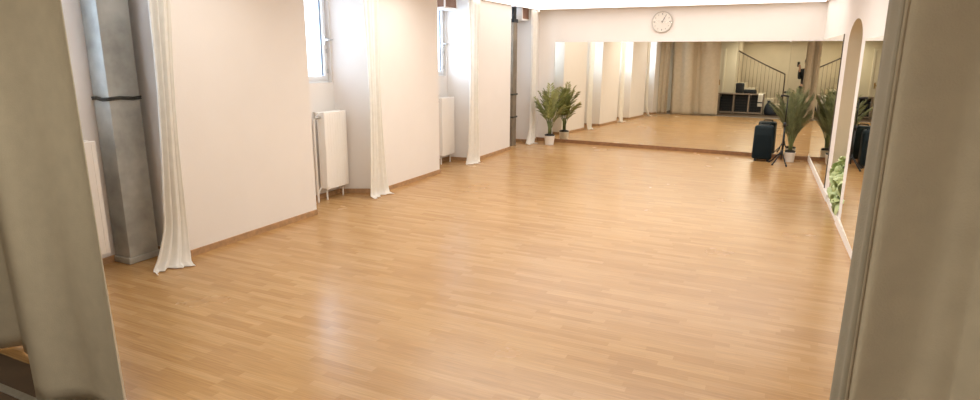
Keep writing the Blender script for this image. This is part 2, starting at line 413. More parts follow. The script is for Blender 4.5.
# ------------------------------------------------------------------ radiators
def radiator(label, ywidth, y0):
    r = thing('radiator', label, 'radiator', (-4.50, y0 + ywidth/2, 0), 0, 'panel radiators in the window niches')
    h = ywidth/2
    b = MB().box(.035, .055, -h, h, .13, .98, .006)
    n = 9
    for i in range(n):                                  # shallow vertical flutes
        y = -h + (i+.5)*2*h/n; b.box(.05, .0575, y-.012, y+.012, .15, .96, .003)
    b.build('front_panel', M['rad'], r)
    MB().box(-.045, -.025, -h, h, .13, .98, .006).build('back_panel', M['rad'], r)
    for s in (-1, 1): MB().box(-.024, .034, s*(h-.008)-.004, s*(h-.008)+.004, .14, .965).build('side_cover', M['rad'], r)
    g = MB().box(-.024, -.018, -h+.02, h-.02, .963, .973).box(.028, .034, -h+.02, h-.02, .963, .973)
    for i in range(8): y = -h + .03 + i*(2*h-.06)/7; g.box(-.024, .034, y-.004, y+.004, .965, .975)
    g.build('top_grille', M['rad'], r)
    for s in (-1, 1):
        MB().tube([(.0, s*(h-.05), 0), (.0, s*(h-.05), .16)], .010).build('leg', M['pipe_w'], r)
    p = MB().tube([(.0, -h-.10, 0), (.0, -h-.10, .90), (.0, -h-.085, .925), (.0, -h, .93)], .011)
    p.tube([(-.03, -h-.06, .0), (-.03, -h-.06, .10), (-.03, -h+.02, .17)], .011)
    p.build('supply_pipe', M['pipe_w'], r)
    v = MB().tube([(.0, -h-.09, .93), (.0, -h-.005, .93)], .017, 12); v.tube([(.0, -h-.09, .93), (.0, -h-.09, .99)], .016, 12)
    v.build('valve', M['metal'], r)
    return r
radiator('white panel radiator in the nearest niche, beside the grey concrete column', .42, 2.27)
radiator('white panel radiator under the open window in the second niche', .37, 5.135)
radiator('white panel radiator in the third niche, under the brown box', .37, 7.67)

# ------------------------------------------------------------------ concrete columns
c = thing('concrete_column', 'grey concrete column with a wire tie in the nearest window niche', 'column', (-4.52, 2.955, 0)); L0 = Vector(c.location)
b = MB().box(-4.615, -4.43, 2.82, 3.06, .05, ZC, .006); b.build('shaft', M['concrete'], c, loc=L0)
MB().box(-4.615, -4.42, 2.805, 3.07, 0, .05, .008).build('plinth', M['concrete'], c, loc=L0)
t = MB()
ring = []
for i, (x, y) in enumerate([(-4.615, 2.815), (-4.56, 2.812), (-4.50, 2.813), (-4.428, 2.813), (-4.424, 2.9), (-4.424, 3.0), (-4.424, 3.065)]):
    ring.append((x, y, 1.275 + .006*math.sin(i*2.1)))
t.tube(ring, .008); t.tube([(x, y, z-.014) for x, y, z in ring], .006)
t.build('wire_tie', M['tie'], c, True, loc=L0)

c = thing('concrete_column', 'slim grey-brown column in the farthest niche beside the far corner', 'column', (-4.38, 9.985, 0)); L0 = Vector(c.location)
MB().box(-4.46, -4.30, 9.90, 10.07, 0, 2.14, .005).build('shaft', M['concrete2'], c, loc=L0)
for z in (.50, .90):
    MB().box(-4.465, -4.29, 9.895, 10.10, z, z+.028, .003).build('clamp_band', M['tie'], c, loc=L0)
MB().box(-4.46, -4.295, 9.895, 10.08, 2.14, 2.20, .003).box(-4.36, -4.31, 9.95, 10.04, 2.20, ZC, .003).build('bracket', M['black'], c, loc=L0)

# boxes high in the niches
def high_box(label, y0, y1, x0, x1, z0, grey=False):
    b = thing('wall_box', label, 'box', (x0, (y0+y1)/2, z0)); L0 = Vector(b.location); z1 = ZC-.004; t = .022
    f = MB()
    f.box(x0, x1-.012, y0+.012, y1, z0+.004, z1)
    f.build('body', M['white_paint'] if grey else M['brown_panel'], b, loc=L0)
    e = MB()
    for (a, c_) in ((y0, y0+t), (y1-t, y1)): e.box(x1-.02, x1, a, c_, z0, z1)
    e.box(x1-.02, x1, y0+t, y1-t, z0, z0+t)
    if not grey:
        e.box(x0, x0+t, y0, y0+.02, z0, z1); e.box(x0+t, x1-.02, y0, y0+.02, z0, z0+t)
    e.box(x0, x1-.02, y0+.02, y1, z0-.002, z0+.006)
    e.build('frame', M['white_paint'], b, loc=L0)
    if grey: MB().box(x1-.014, x1-.008, y0+t, y1-t, z0+t, z1).build('front_panel', M['brown_panel'], b, loc=L0)
    return b
high_box('brown box with white edges high in the third niche', 7.66, 8.02, -4.58, -4.37, 2.225)
high_box('white box with brown front high in the farthest niche', 10.12, 10.46, -4.58, -4.235, 2.19, True)

# ------------------------------------------------------------------ window curtains
def sheer(label, y0, y1, x, flare_to, seed, folds=5, ztop=2.37, slant=0.):
    rnd = random.Random(seed)
    rows = []; nz, nu = 34, 60
    ph = [rnd.uniform(0, 6.28) for _ in range(4)]
    for i in range(nz+1):
        v = i/nz; z = ztop*(1-v)
        row = []
        fl = max(0, (v-.86)/.14)**1.6
        waist = 1 - .30*math.sin(PI*min(1, v*1.02))**1.5
        for j in range(nu+1):
            u = j/nu
            ymid, hw = (y0+y1)/2, (y1-y0)/2*waist
            yy = ymid + (u-.5)*2*hw - slant*v
            xx = x + .020*math.sin(2*PI*folds*u + ph[0] + .8*v) + .007*math.sin(2*PI*folds*2.3*u + ph[1] + 2*v)
            tx, ty, sx, sy = flare_to
            yy += fl*(ty + (u-.5)*sy); xx += fl*(tx + (u-.3)*sx) 
            zz = z if v < .985 else .012 + .008*(1+math.sin(9*u+ph[2]))
            row.append((xx, yy, max(.008, zz)))
        rows.append(row)
    # cloth lying out on the floor
    last = rows[-1]
    for k in (1, 2):
        rows.append([(px + .045*k*(.6+.4*math.sin(7*j/nu+ph[3])), py - .015*k, .008 + .004*(1+math.sin(j*.7+k))*(k == 1)) for j, (px, py, pz) in enumerate(last)])
    L0 = ((x, (y0+y1)/2, 0))
    m = MB().grid(rows); o = m.build('window_curtain', M['sheer'], smooth=True, loc=L0)
    s = o.modifiers.new('thickness', 'SOLIDIFY'); s.thickness = .0025
    tag(o, label, 'curtain', 'sheer curtains at the window niches')
    return o
sheer('cream sheer curtain beside the concrete column, gathered at the nearest pier', 3.02, 3.23, -4.16, (.06, -.11, .08, .06), 1, 3, slant=.115)
sheer('cream sheer curtain gathered at the far edge of the second niche, beside the white radiator', 5.47, 5.79, -4.13, (.01, -.01, .04, .0), 2, 3)
sheer('cream sheer curtain gathered at the far edge of the third niche', 7.88, 8.23, -4.13, (.0, -.05, .04, .02), 3, 3)
sheer('cream sheer curtain in the far left corner behind the palm with broad leaves', 10.30, 10.56, -4.14, (.0, -.12, .04, .02), 4, 3)
o = MB().lathe([(0, 0), (.012, 0), (.014, -.03), (.026, -.04), (.026, -.06), (0, -.066)], (-4.10, 10.56, ZC), 14).build('curtain_hook', M['white_paint'], smooth=True, loc=(-4.10, 10.56, ZC))
tag(o, 'small white curtain hook under the ceiling in the far left corner', 'hook')

# ------------------------------------------------------------------ drapes the camera looks between
def drape(label, path, seed, lean=0., ztop=2.385, hem_edge=None):
    # path: plan points (x, y); smoothed with Catmull-Rom
    rnd = random.Random(seed)
    P_ = [Vector((*p, 0)) for p in path]; pts = []
    Q = [P_[0]] + P_ + [P_[-1]]
    for i in range(1, len(Q)-2):
        for s in range(8):
            t = s/8; a, b, c_, d = Q[i-1], Q[i], Q[i+1], Q[i+2]
            pts.append(.5*((2*b) + (c_-a)*t + (2*a-5*b+4*c_-d)*t*t + (-a+3*b-3*c_+d)*t**3))
    pts.append(Q[-2])
    nz = 30; rows = []
    for i in range(nz+1):
        v = i/nz; z = ztop*(1-v) + .012*v
        rows.append([(p.x + lean*(v-.5) + .006*math.sin(3*v+j*.5)*v, p.y + .010*math.sin(2.3*v+j*.35+seed)*v, z) for j, p in enumerate(pts)])
    mid = pts[len(pts)//2]
    L0 = Vector((mid.x, mid.y, 0))
    root = thing('drape', label, 'curtain', L0)
    m = MB().grid(rows); o = m.build('cloth', M['drape'], root, True, loc=L0)
    s = o.modifiers.new('thickness', 'SOLIDIFY'); s.thickness = .003
    # stitched hem along the bottom
    hem = [[(x, y-.003, z) for x, y, z in rows[-1]], [(x, y-.003, z) for x, y, z in rows[-2]]]
    if hem_edge is not None:
        k = 26
        e = MB().grid([[(r[j][0]-.0022, r[j][1]-.0012, r[j][2]) for j in ((range(k)) if hem_edge == 0 else range(len(r)-k, len(r)))] for r in rows])
        oe = e.build('side_hem', M['drape_hem_shaded'], root, True, loc=L0); s = oe.modifiers.new('thickness', 'SOLIDIFY'); s.thickness = .002
    return root
drape('cream drape at the left edge, its free side nearest the dance floor',
      [(-2.395, 1.408), (-2.485, 1.45), (-2.65, 1.48), (-2.80, 1.47), (-2.93, 1.43), (-3.01, 1.385), (-3.07, 1.40), (-3.11, 1.52), (-3.18, 1.66), (-3.36, 1.70), (-3.50, 1.62), (-3.60, 1.64), (-3.70, 1.66), (-3.78, 1.58)], 3, .06)
drape('cream drape closing the left side against the piers, beyond the dark fold',
      [(-3.84, 1.70), (-3.93, 1.62), (-4.00, 1.66), (-4.08, 1.62), (-4.16, 1.66)], 5)
drape('cream drape at the right edge with shade painted into its turned side hem',
      [(.1745, 1.51), (.179, 1.47), (.186, 1.428), (.188, 1.421), (.194, 1.418), (.206, 1.420), (.27, 1.430), (.335, 1.442), (.375, 1.43), (.415, 1.38), (.45, 1.34)], 8, -.008, hem_edge=0)
drape('cream drape closing the right side against the wall',
      [(.425, 1.58), (.48, 1.50), (.55, 1.53), (.62, 1.49), (.70, 1.53), (.755, 1.50)], 9)

# ------------------------------------------------------------------ palms
def frond(root_pt, az, length, arch, npair, lw, ll, mL, mT, parent, sq=1., lim=None):
    """one palm frond: a bending midrib with pairs of narrow folded leaflets"""
    d = Vector((math.cos(az), math.sin(az)*sq, 0))
    rib = []; n = 14; p = Vector(root_pt); ang = arch[0]
    for i in range(n+1):
        rib.append(p.copy()); a = arch[0] + (arch[1]-arch[0])*(i/n)**1.6
        p = p + (d*math.sin(a) + Vector((0, 0, 1))*math.cos(a))*length/n
    st = MB().tube(rib, .005, 6, .0015)
    if lim:
        for v in st.bm.verts: v.co.x = min(max(v.co.x, lim[0]), lim[1]); v.co.y = min(v.co.y, lim[2])
    s_o = st.build('frond', mL, parent, True)
    lf = MB()
    side0 = Vector((0, 0, 1)).cross(d).normalized()
    for k in range(npair):
        t = .22 + .78*(k+.3)/npair
        f = t*n; i = min(n-1, int(f)); b = rib[i].lerp(rib[i+1], f-i); tg = (rib[i+1]-rib[i]).normalized()
        L_ = ll*(math.sin(PI*(.12+.80*t))**.7) * random.uniform(.85, 1.1)
        nrm = tg.cross(side0).normalized()
        for s in (-1, 1):
            dr = (tg*random.uniform(.75, 1.0) + side0*s*random.uniform(.5, .75) + nrm*random.uniform(-.25, .1)).normalized()
            w_ = dr.cross(nrm).normalized()*lw
            m1 = b + dr*L_*.4; m2 = b + dr*L_*.75 - Vector((0, 0, L_*.05)); tip = b + dr*L_ - Vector((0, 0, L_*.14))
            up = nrm*lw*.35
            for q in (-1, 1):
                vs = [b, m1 + w_*q*.5 + up, m2 + w_*q*.4 + up*.6, tip, m2, m1]
                if q < 0: vs = vs[::-1]
                lf.bm.faces.new([lf.bm.verts.new(v_) for v_ in vs])
    if lim:                                     # leaves bend where they meet the wall or the curtain
        for v in lf.bm.verts: v.co.x = min(max(v.co.x, lim[0]), lim[1]); v.co.y = min(v.co.y, lim[2])
    l_o = lf.build('leaflets', mT, s_o, True)
    return s_o

def pot(parent, r0, r1, h):
    MB().lathe([(0, 0), (r0, 0), (r0*1.02, .01), (r1, h-.012), (r1+.004, h-.006), (r1+.004, h), (r1-.006, h), (r1-.01, h-.02), (0, h-.02)], n=32).build('pot', M['pot'], parent, True)
    MB().lathe([(0, h-.005), (r1-.004, h-.005), (r1-.003, h+.018), (r1*.6, h+.030), (0, h+.034)], n=24).build('soil', M['soil'], parent, True)

pl = thing('potted_palm', 'broad-leaved potted palm in a white pot at the left end of the far mirror', 'plant', (-3.775, 10.40, 0), 0, 'potted palms at the far mirror')
pot(pl, .075, .094, .165)
tr = MB()
for k in range(5):
    a = k*1.26; tr.tube([(.02*math.cos(a), .02*math.sin(a), .17), (.028*math.cos(a), .028*math.sin(a), .42)], .013, 8, .008)
tr.build('stem', M['stem'], pl, True)
spec = [(-2.9, .70, (.25, .75)), (3.5, .74, (.15, .5)), (.15, .72, (.2, .65)), (-.5, .78, (.10, .45)), (-2.3, .80, (.08, .35)), (1.9, .70, (.05, .2)),
        (-1.4, .84, (.05, .22)), (2.7, .62, (.5, 1.0)), (.5, .60, (.45, .95)), (-1.0, .74, (.12, .5)), (-1.9, .72, (.15, .5)), (-2.7, .55, (.35, .8)), (-.1, .56, (.3, .8)), (-1.6, .66, (.25, .6)), (1.2, .72, (.1, .3))]
for k, (az, ln, ar) in enumerate(spec):
    frond((.02*math.cos(az), .02*math.sin(az), .28+.02*(k % 4)), az, ln*.92, (ar[0], ar[1]*1.15), 13, .028, .19, M['stem'], M['frond'] if k % 3 else M['frond_lit'], pl, sq=.55, lim=(-.29, .5, .32))

pr = thing('potted_palm', 'potted palm with feathery leaves in a white pot in the far right corner', 'plant', (.178, 10.40, 0), 0, 'potted palms at the far mirror')
pot(pr, .066, .077, .15)
tr = MB()
for k in range(5):
    a = k*1.26+.4; tr.tube([(.018*math.cos(a), .018*math.sin(a), .15), (.03*math.cos(a), .03*math.sin(a), .42)], .011, 8, .006)
tr.build('stem', M['stem'], pr, True)
spec = [(2.95, .74, (.25, .75)), (.2, .74, (.28, .8)), (3.2, .80, (.18, .5)), (.0, .80, (.16, .45)), (-1.2, .70, (.2, .6)), (-2.0, .76, (.15, .5)), (3.0, .72, (.12, .50)), (.1, .74, (.10, .50)), (-1.3, .90, (.03, .25)), (-2.2, .86, (.05, .35)), (-.6, .85, (.06, .38)), (2.5, .78, (.08, .3)), (.8, .80, (.05, .28)),
        (3.3, .58, (.25, .6)), (-.2, .60, (.25, .65)), (-1.7, .80, (.1, .4)), (1.6, .80, (.03, .15)), (-2.7, .66, (.2, .55)), (-.9, .66, (.2, .5))]
for k, (az, ln, ar) in enumerate(spec):
    frond((.015*math.cos(az), .015*math.sin(az), .22+.02*(k % 4)), az, ln, (ar[0], ar[1]*1.2), 26, .010, .19, M['stem'], M['frond2'], pr, sq=.45, lim=(-.5, .245, .22))

# pale green plant in the arched niche
gp = thing('leafy_plant', 'pale green leafy plant in a low white trough at the foot of the arched niche', 'plant', (.66, 7.14, .045))
MB().box(-.075, .11, -.42, .46, 0, .075, .012).build('trough', M['pot'], gp)
rnd = random.Random(4)
lv = MB()
for k in range(230):
    bx, by = rnd.uniform(-.08, .09), rnd.uniform(-.42, .46)
    hgt = .07 + (.47 - .25*abs((by-.0)/.48))*rnd.random()
    az, tl, sz = rnd.uniform(0, 2*PI), rnd.uniform(.3, 1.2), rnd.uniform(.045, .075)
    Rm = Matrix.Translation((bx, by, hgt)) @ Matrix.Rotation(az, 4, 'Z') @ Matrix.Rotation(tl, 4, 'Y')
    rows = []
    for i in range(6):
        u = i/5; wd = sz*math.sin(PI*(.08+.86*u))*.9
        rows.append([Rm @ Vector((u*sz*2 - sz, wd*s, -.6*sz*(s*s)*.5 + .5*sz*math.sin(PI*u) - u*u*sz*.8)) for s in (-1, -.5, 0, .5, 1)])
    lv.grid(rows)
lo = lv.build('leaves', M['lettuce'], gp, True)
st = MB().box(-.06, .095, -.40, .44, .055, .068)
for k in range(16):
    bx, by = rnd.uniform(-.03, .07), rnd.uniform(-.38, .42); st.tube([(bx, by, .06), (bx+.02, by+.02, .20)], .004, 6)
st.build('stem', M['stem'], gp, True)

# ------------------------------------------------------------------ speaker and stand
sp = thing('loudspeaker', 'black portable loudspeaker on the floor before the far mirror', 'speaker', (-.205, 10.33, 0), math.radians(-6))
def trap(m, w0, w1, d0, d1, z0, z1, bev, shift=0.):
    v = [(-w0/2, -d0/2, z0), (w0/2, -d0/2, z0), (w1/2, d1/2, z0), (-w1/2, d1/2, z0)]
    lo = [m.bm.verts.new(p) for p in v]; hi = [m.bm.verts.new((x*.96, y*.93+shift, z1)) for x, y, _ in v]
    fs = [m.bm.faces.new(lo[::-1]), m.bm.faces.new(hi)] + [m.bm.faces.new((lo[i], lo[(i+1) % 4], hi[(i+1) % 4], hi[i])) for i in range(4)]
    es = list({e for f in fs for e in f.edges}); bmesh.ops.bevel(m.bm, geom=es, offset=bev, segments=3, affect='EDGES', profile=.5)
    return m
o = trap(MB(), .30, .22, .27, .27, .035, .555, .035).build('cabinet', M['speaker'], sp); smooth_by_angle(o)
o = trap(MB(), .245, .245, .02, .02, .075, .51, .008, .012).build('grille', M['grille'], sp); o.location = (0, -.128, 0); smooth_by_angle(o)
MB().tube([(-.07, 0, .545), (-.065, 0, .572), (-.04, 0, .58), (.04, 0, .58), (.065, 0, .572), (.07, 0, .545)], .011, 8).build('handle', M['speaker'], sp, True)
for s in (-1, 1):
    MB().lathe([(0, -.015), (.035, -.015), (.04, -.01), (.04, .01), (.035, .015), (0, .015)], n=20, mtx=Matrix.Translation((s*.085, .085, .041)) @ Matrix.Rotation(PI/2, 4, 'Y')).build('wheel', M['black'], sp, True)
for s in (-1, 1): MB().box(s*.09-.018, s*.09+.018, -.09, -.055, 0, .04, .004).build('foot', M['black'], sp)

ms = thing('tripod_stand', 'thin black tripod stand beside the potted palm in the far right corner', 'stand', (.062, 10.04, 0))
MB().tube([(0, 0, .08), (0, 0, .62)], .011, 12).build('lower_pole', M['black'], ms, True)
MB().tube([(0, 0, .60), (0, 0, 1.03)], .0085, 12).build('upper_pole', M['black'], ms, True)
MB().tube([(0, 0, .57), (0, 0, .64)], .020, 12).tube([(0, 0, .60), (.04, -.02, .60)], .008).build('clutch', M['black'], ms, True)
MB().tube([(0, 0, .15), (0, 0, .22)], .021, 12).build('collar', M['black'], ms, True)
for a in (-1.15, 2.55, -2.2+.0):
    lg = MB().tube([(.02*math.cos(a), .02*math.sin(a), .185), (.19*math.cos(a), .19*math.sin(a), .012)], .009, 8).build('leg', M['black'], ms, True)
    MB().tube([(.17*math.cos(a), .17*math.sin(a), .036), (.197*math.cos(a), .197*math.sin(a), .010)], .012, 8).build('rubber_foot', M['black'], lg, True)
MB().tube([(.012, 0, 1.02), (-.075, -.02, 1.035)], .013, 10).box(-.098, -.066, -.04, 0, 1.01, 1.045, .004).build('clamp', M['black'], ms)

# ------------------------------------------------------------------ things behind the camera, seen in the mirror
rk = thing('storage_rack', 'low grey storage rack with three open compartments by the stairs', 'rack', (-1.88, -.10, 0)); L0 = Vector(rk.location)
X0, X1, Y0, Y1 = -2.56, -1.20, -.24, .12
MB().box(X0-.01, X1+.01, Y0, Y1+.01, .625, .665, .004).build('top', M['rack'], rk, loc=L0)
MB().box(X0, X1, Y0, Y1, .03, .07, .003).build('bottom_shelf', M['rack'], rk, loc=L0)
for x in (X0, X0+(X1-X0)/3, X0+2*(X1-X0)/3, X1-.045):
    MB().box(x, x+.045, Y0, Y1, 0, .625, .003).build('post', M['rack'], rk, loc=L0)
MB().box(X0, X1, Y0, Y0+.012, .07, .62).build('back_panel', M['crate'], rk, loc=L0)
cw = (X1-X0)/3 - .075
for k in range(3):
    x0 = X0 + k*(X1-X0)/3 + .06
    cr = thing('crate', ['black slatted crate in the rack compartment nearest the door', 'black slatted crate in the middle rack compartment', 'black slatted crate in the rack compartment with the white towel'][k], 'crate', (x0+cw/2, -.06, .07), 0, 'crates in the storage rack')
    b = MB().box(-cw/2, cw/2, -.15, .15, 0, .02).box(-cw/2, -cw/2+.012, -.15, .15, .02, .47).box(cw/2-.012, cw/2, -.15, .15, .02, .47).box(-cw/2+.012, cw/2-.012, -.15, -.138, .02, .47)
    b.build('bin', M['crate'], cr)
    f = MB()
    for i in range(5): f.box(-cw/2+.012, cw/2-.012, .138, .15, .04+i*.09, .04+i*.09+.05)
    for i in range(5): xx = -cw/2+.012 + i*(cw-.05)/4; f.box(xx, xx+.024, .15, .156, .02, .47)
    f.build('slatted_front', M['bag'], cr)
rows = []
for i in range(15):
    v = i/14
    z = .668 if v < .2 else .668 - (v-.2)/.8*.40
    y = (-.06 + v/.2*.20) if v < .2 else .142 + .008*math.sin(5*v)
    rows.append([(-1.36 + .14*u + .004*math.sin(6*v), y + .006*math.sin(8*u), z) for u in [j/8 for j in range(9)]])
tw = thing('towel', 'white towel with a dark stripe hanging over the front of the rack', 'towel', (-1.31, .13, .50)); L0 = Vector(tw.location)
o = MB().grid(rows).build('cloth', M['towel'], tw, True, loc=L0); s = o.modifiers.new('thickness', 'SOLIDIFY'); s.thickness = .006
MB().grid([[(x, y+.005, z) for x, y, z in r] for r in rows[10:12]]).build('stripe', M['bag'], tw, True, loc=L0).modifiers.new('thickness', 'SOLIDIFY').thickness = .004

def soft_box(name, c, size, m, parent=None, sag=.0, top=1.):
    b = MB(); b.obox((0, 0, 0), size, 0, min(size)*.18)
    bmesh.ops.subdivide_edges(b.bm, edges=b.bm.edges, cuts=1, use_grid_fill=True)
    for v in b.bm.verts:
        k = .5 + v.co.z/size[2]
        v.co.x *= 1 + (top-1)*k; v.co.y *= 1 + (top-1)*k
        v.co += Vector((math.sin(v.co.y*31+v.co.z*17), math.sin(v.co.x*29+v.co.z*13), 0))*.008
    bmesh.ops.translate(b.bm, verts=b.bm.verts, vec=c)
    return b.build(name, m, parent, True)
bg = thing('bag', 'tall black bag standing on the rack by the stair railing', 'bag', (-1.95, -.06, .667))
soft_box('body', (0, 0, .165), (.25, .24, .32), M['bag'], bg, top=.97)
MB().tube([(-.06, .121, .25), (-.05, .13, .31), (0, .13, .335), (.05, .13, .31), (.06, .121, .25)], .008).build('handle', M['bag'], bg, True)
bg = thing('bag', 'flat black bag lying on the rack beside the tall bag', 'bag', (-1.63, -.06, .667))
soft_box('body', (0, 0, .063), (.38, .24, .12), M['bag'], bg, top=.95)
MB().tube([(-.07, .121, .06), (-.06, .135, .03), (.06, .135, .03), (.07, .121, .06)], .007).build('handle', M['bag'], bg, True)
sk = thing('sack', 'slumped navy sack on the floor beside the storage rack', 'sack', (-.92, -.10, 0))
b = MB().lathe([(0, 0), (.20, 0), (.235, .05), (.225, .14), (.16, .27), (.07, .38), (.035, .41), (.055, .45), (.03, .46), (0, .455)], n=28)
for v in b.bm.verts:
    a = math.atan2(v.co.y, v.co.x); v.co.x *= 1+.05*math.sin(5*a+v.co.z*9); v.co.y *= .8+.05*math.sin(7*a); v.co.x -= v.co.z*.30
b.build('body', M['navy'], sk, True)
b = MB().lathe([(.034, 0), (.044, .006), (.046, .014), (.034, .02)], (-.122, 0, .40), 18); b.build('drawstring', M['bag'], sk, True)

# staircase
stc = thing('staircase', 'plastered stairs rising behind the rack with a dark handrail', 'stairs', (-1.45, -1.0, 0)); L0 = Vector(stc.location)
s = MB(); n = 7; RUN, RISE = .30, .165
poly = [(-.35, 0)]
for i in range(n):
    x = -.35 - i*RUN; poly += [(x, (i+1)*RISE), (x-RUN, (i+1)*RISE)]
poly.append((-.35-n*RUN+.2, 0)); poly[-1] = (poly[-2][0], 0)
poly = [(max(x, -2.165), z) for x, z in poly]
lo = [s.bm.verts.new((x, -.55, z)) for x, z in poly]; hi = [s.bm.verts.new((x, -1.55, z)) for x, z in poly]
def uniq(vs):
    out = []
    for v in vs:
        if not out or (v.co-out[-1].co).length > 1e-5: out.append(v)
    return out
s.bm.faces.new(uniq(lo)); s.bm.faces.new(uniq(hi)[::-1])
for i in range(len(poly)):
    j = (i+1) % len(poly)
    if (lo[i].co-lo[j].co).length > 1e-5: s.bm.faces.new((lo[i], hi[i], hi[j], lo[j]))
s.build('steps', M['plaster'], stc, loc=L0)
YR = -.62
def rail_z(x): 
    t = (x+2.16)/(2.16-.73); return 2.02 + (1.305-2.02)*t + .03*math.sin(PI*t)*-.6
xs = [-2.16 + i*(1.43)/12 for i in range(13)]
MB().tube([(x, YR, rail_z(x)) for x in xs] + [(-.70, YR, 1.27)], .022, 10).build('handrail', M['dark_wood'], stc, True, loc=L0)
MB().tube([(-.715, YR, rail_z(-.73)), (-.70, YR, 1.15), (-.70, YR, .31)], .020, 10).build('newel_post', M['dark_wood'], stc, True, loc=L0)
for i in range(12):
    x = -2.12 + i*.117
    k = int((-.35-x)/RUN) + 1
    MB().tube([(x, YR, k*RISE-.005), (x, YR, rail_z(x))], .009, 6).build('baluster', M['rack'], stc, True, loc=L0)

# ------------------------------------------------------------------ the photographer, only glimpsed at the edge of the right drape
def skin(name, joints, bones, m, parent, sub=2):
    me = bpy.data.meshes.new(name); keys = list(joints)
    me.from_pydata([joints[k][0] for k in keys], [(keys.index(a), keys.index(b)) for a, b in bones], [])
    o = bpy.data.objects.new(name, me); C.objects.link(o); o.parent = parent
    sm = o.modifiers.new('skin', 'SKIN'); sm.use_smooth_shade = True
    for i, k in enumerate(keys):
        r = joints[k][1]; me.skin_vertices[0].data[i].radius = r if isinstance(r, tuple) else (r, r)
    me.skin_vertices[0].data[0].use_root = True
    o.modifiers.new('sub', 'SUBSURF').levels = sub; o.modifiers['sub'].render_levels = sub
    me.materials.append(m)
    return o
pe = thing('person', 'person in dark clothes half hidden behind the right drape, holding up a phone', 'person', (.228, -.36, 0))
J = {'pelvis': ((0, 0, .93), (.15, .105)), 'waist': ((0, 0, 1.08), (.135, .095)), 'chest': ((0, -.01, 1.28), (.155, .11)), 'shoulders': ((0, -.01, 1.42), (.12, .085)),
     'neck': ((0, 0, 1.50), .055), 'jaw': ((0, .03, 1.575), (.062, .07)), 'head': ((0, .015, 1.67), (.075, .09)), 'crown': ((0, .0, 1.735), (.06, .07)),
     'lsh': ((-.19, 0, 1.41), .058), 'lel': ((-.185, .10, 1.16), .043), 'lwr': ((-.245, .285, 1.44), .028), 'lpalm': ((-.245, .318, 1.51), (.020, .034)),
     'rsh': ((.19, 0, 1.41), .058), 'rel': ((.25, .03, 1.12), .043), 'rwr': ((.235, .16, .90), .028), 'rpalm': ((.23, .19, .83), (.022, .036)),
     'lhip': ((-.09, 0, .86), .098), 'lkn': ((-.10, .02, .49), .058), 'lan': ((-.11, -.02, .09), .040), 'lto': ((-.125, .13, .045), (.042, .035)),
     'rhip': ((.09, 0, .86), .098), 'rkn': ((.10, .02, .49), .058), 'ran': ((.11, -.02, .09), .040), 'rto': ((.125, .13, .045), (.042, .035))}
BN = [('pelvis', 'waist'), ('waist', 'chest'), ('chest', 'shoulders'), ('shoulders', 'neck'), ('neck', 'jaw'), ('jaw', 'head'), ('head', 'crown'),
      ('shoulders', 'lsh'), ('lsh', 'lel'), ('lel', 'lwr'), ('lwr', 'lpalm'), ('shoulders', 'rsh'), ('rsh', 'rel'), ('rel', 'rwr'), ('rwr', 'rpalm'),
      ('pelvis', 'lhip'), ('lhip', 'lkn'), ('lkn', 'lan'), ('lan', 'lto'), ('pelvis', 'rhip'), ('rhip', 'rkn'), ('rkn', 'ran'), ('ran', 'rto')]
# five fingers on each hand, each its own chain rooted in the palm; the left hand closes round the phone
for i, (dz, ln) in enumerate(((.0, .052), (.022, .060), (.044, .058), (.066, .046))):
    b0 = Vector((-.238, .315, 1.515+dz*.9))
    J['lf%da' % i] = (tuple(b0), .0095); J['lf%db' % i] = (tuple(b0+Vector((-.012, .028, .004))), .0088); J['lf%dc' % i] = (tuple(b0+Vector((-.040, .030, .006))), .0078); J['lf%dd' % i] = (tuple(b0+Vector((-.040-ln*.3, .026, .006))), .0065)
    BN += [('lpalm', 'lf%da' % i), ('lf%da' % i, 'lf%db' % i), ('lf%db' % i, 'lf%dc' % i), ('lf%dc' % i, 'lf%dd' % i)]
    c0 = Vector((.226+.0*i, .168+.016*i, .775))
    J['rf%da' % i] = (tuple(c0), .0095); J['rf%db' % i] = (tuple(c0+Vector((-.006, .006, -.03))), .0088); J['rf%dc' % i] = (tuple(c0+Vector((-.018, .008, -.03-ln*.55))), .0075)
    BN += [('rpalm', 'rf%da' % i), ('rf%da' % i, 'rf%db' % i), ('rf%db' % i, 'rf%dc' % i)]
J['lt1'] = ((-.262, .318, 1.53), .0105); J['lt2'] = ((-.285, .322, 1.555), .009); J['lt3'] = ((-.302, .326, 1.575), .0075)
J['rt1'] = ((.205, .205, .835), .0105); J['rt2'] = ((.198, .218, .805), .009); J['rt3'] = ((.195, .224, .782), .0075)
BN += [('lpalm', 'lt1'), ('lt1', 'lt2'), ('lt2', 'lt3'), ('rpalm', 'rt1'), ('rt1', 'rt2'), ('rt2', 'rt3')]
for k in J:                                      # the raised hand reaches the phone
    if k in ('lwr', 'lpalm') or k[:2] in ('lf', 'lt') and k != 'lto': J[k] = ((J[k][0][0]+.042, J[k][0][1], J[k][0][2]), J[k][1])
skin('body', J, BN, M['skin'], pe, 2)
def grow(k, d): 
    p_, r = J[k]; return (p_, tuple(x+d for x in r) if isinstance(r, tuple) else r+d)
keys = ['pelvis', 'waist', 'chest', 'shoulders', 'lsh', 'lel', 'rsh', 'rel']
SJ = {k: grow(k, .016) for k in keys}
SJ['lcuff'] = (tuple(Vector(J['lel'][0]).lerp(Vector(J['lwr'][0]), .85)), .042); SJ['rcuff'] = (tuple(Vector(J['rel'][0]).lerp(Vector(J['rwr'][0]), .85)), .042)
SJ['collar'] = ((0, 0, 1.47), .068)
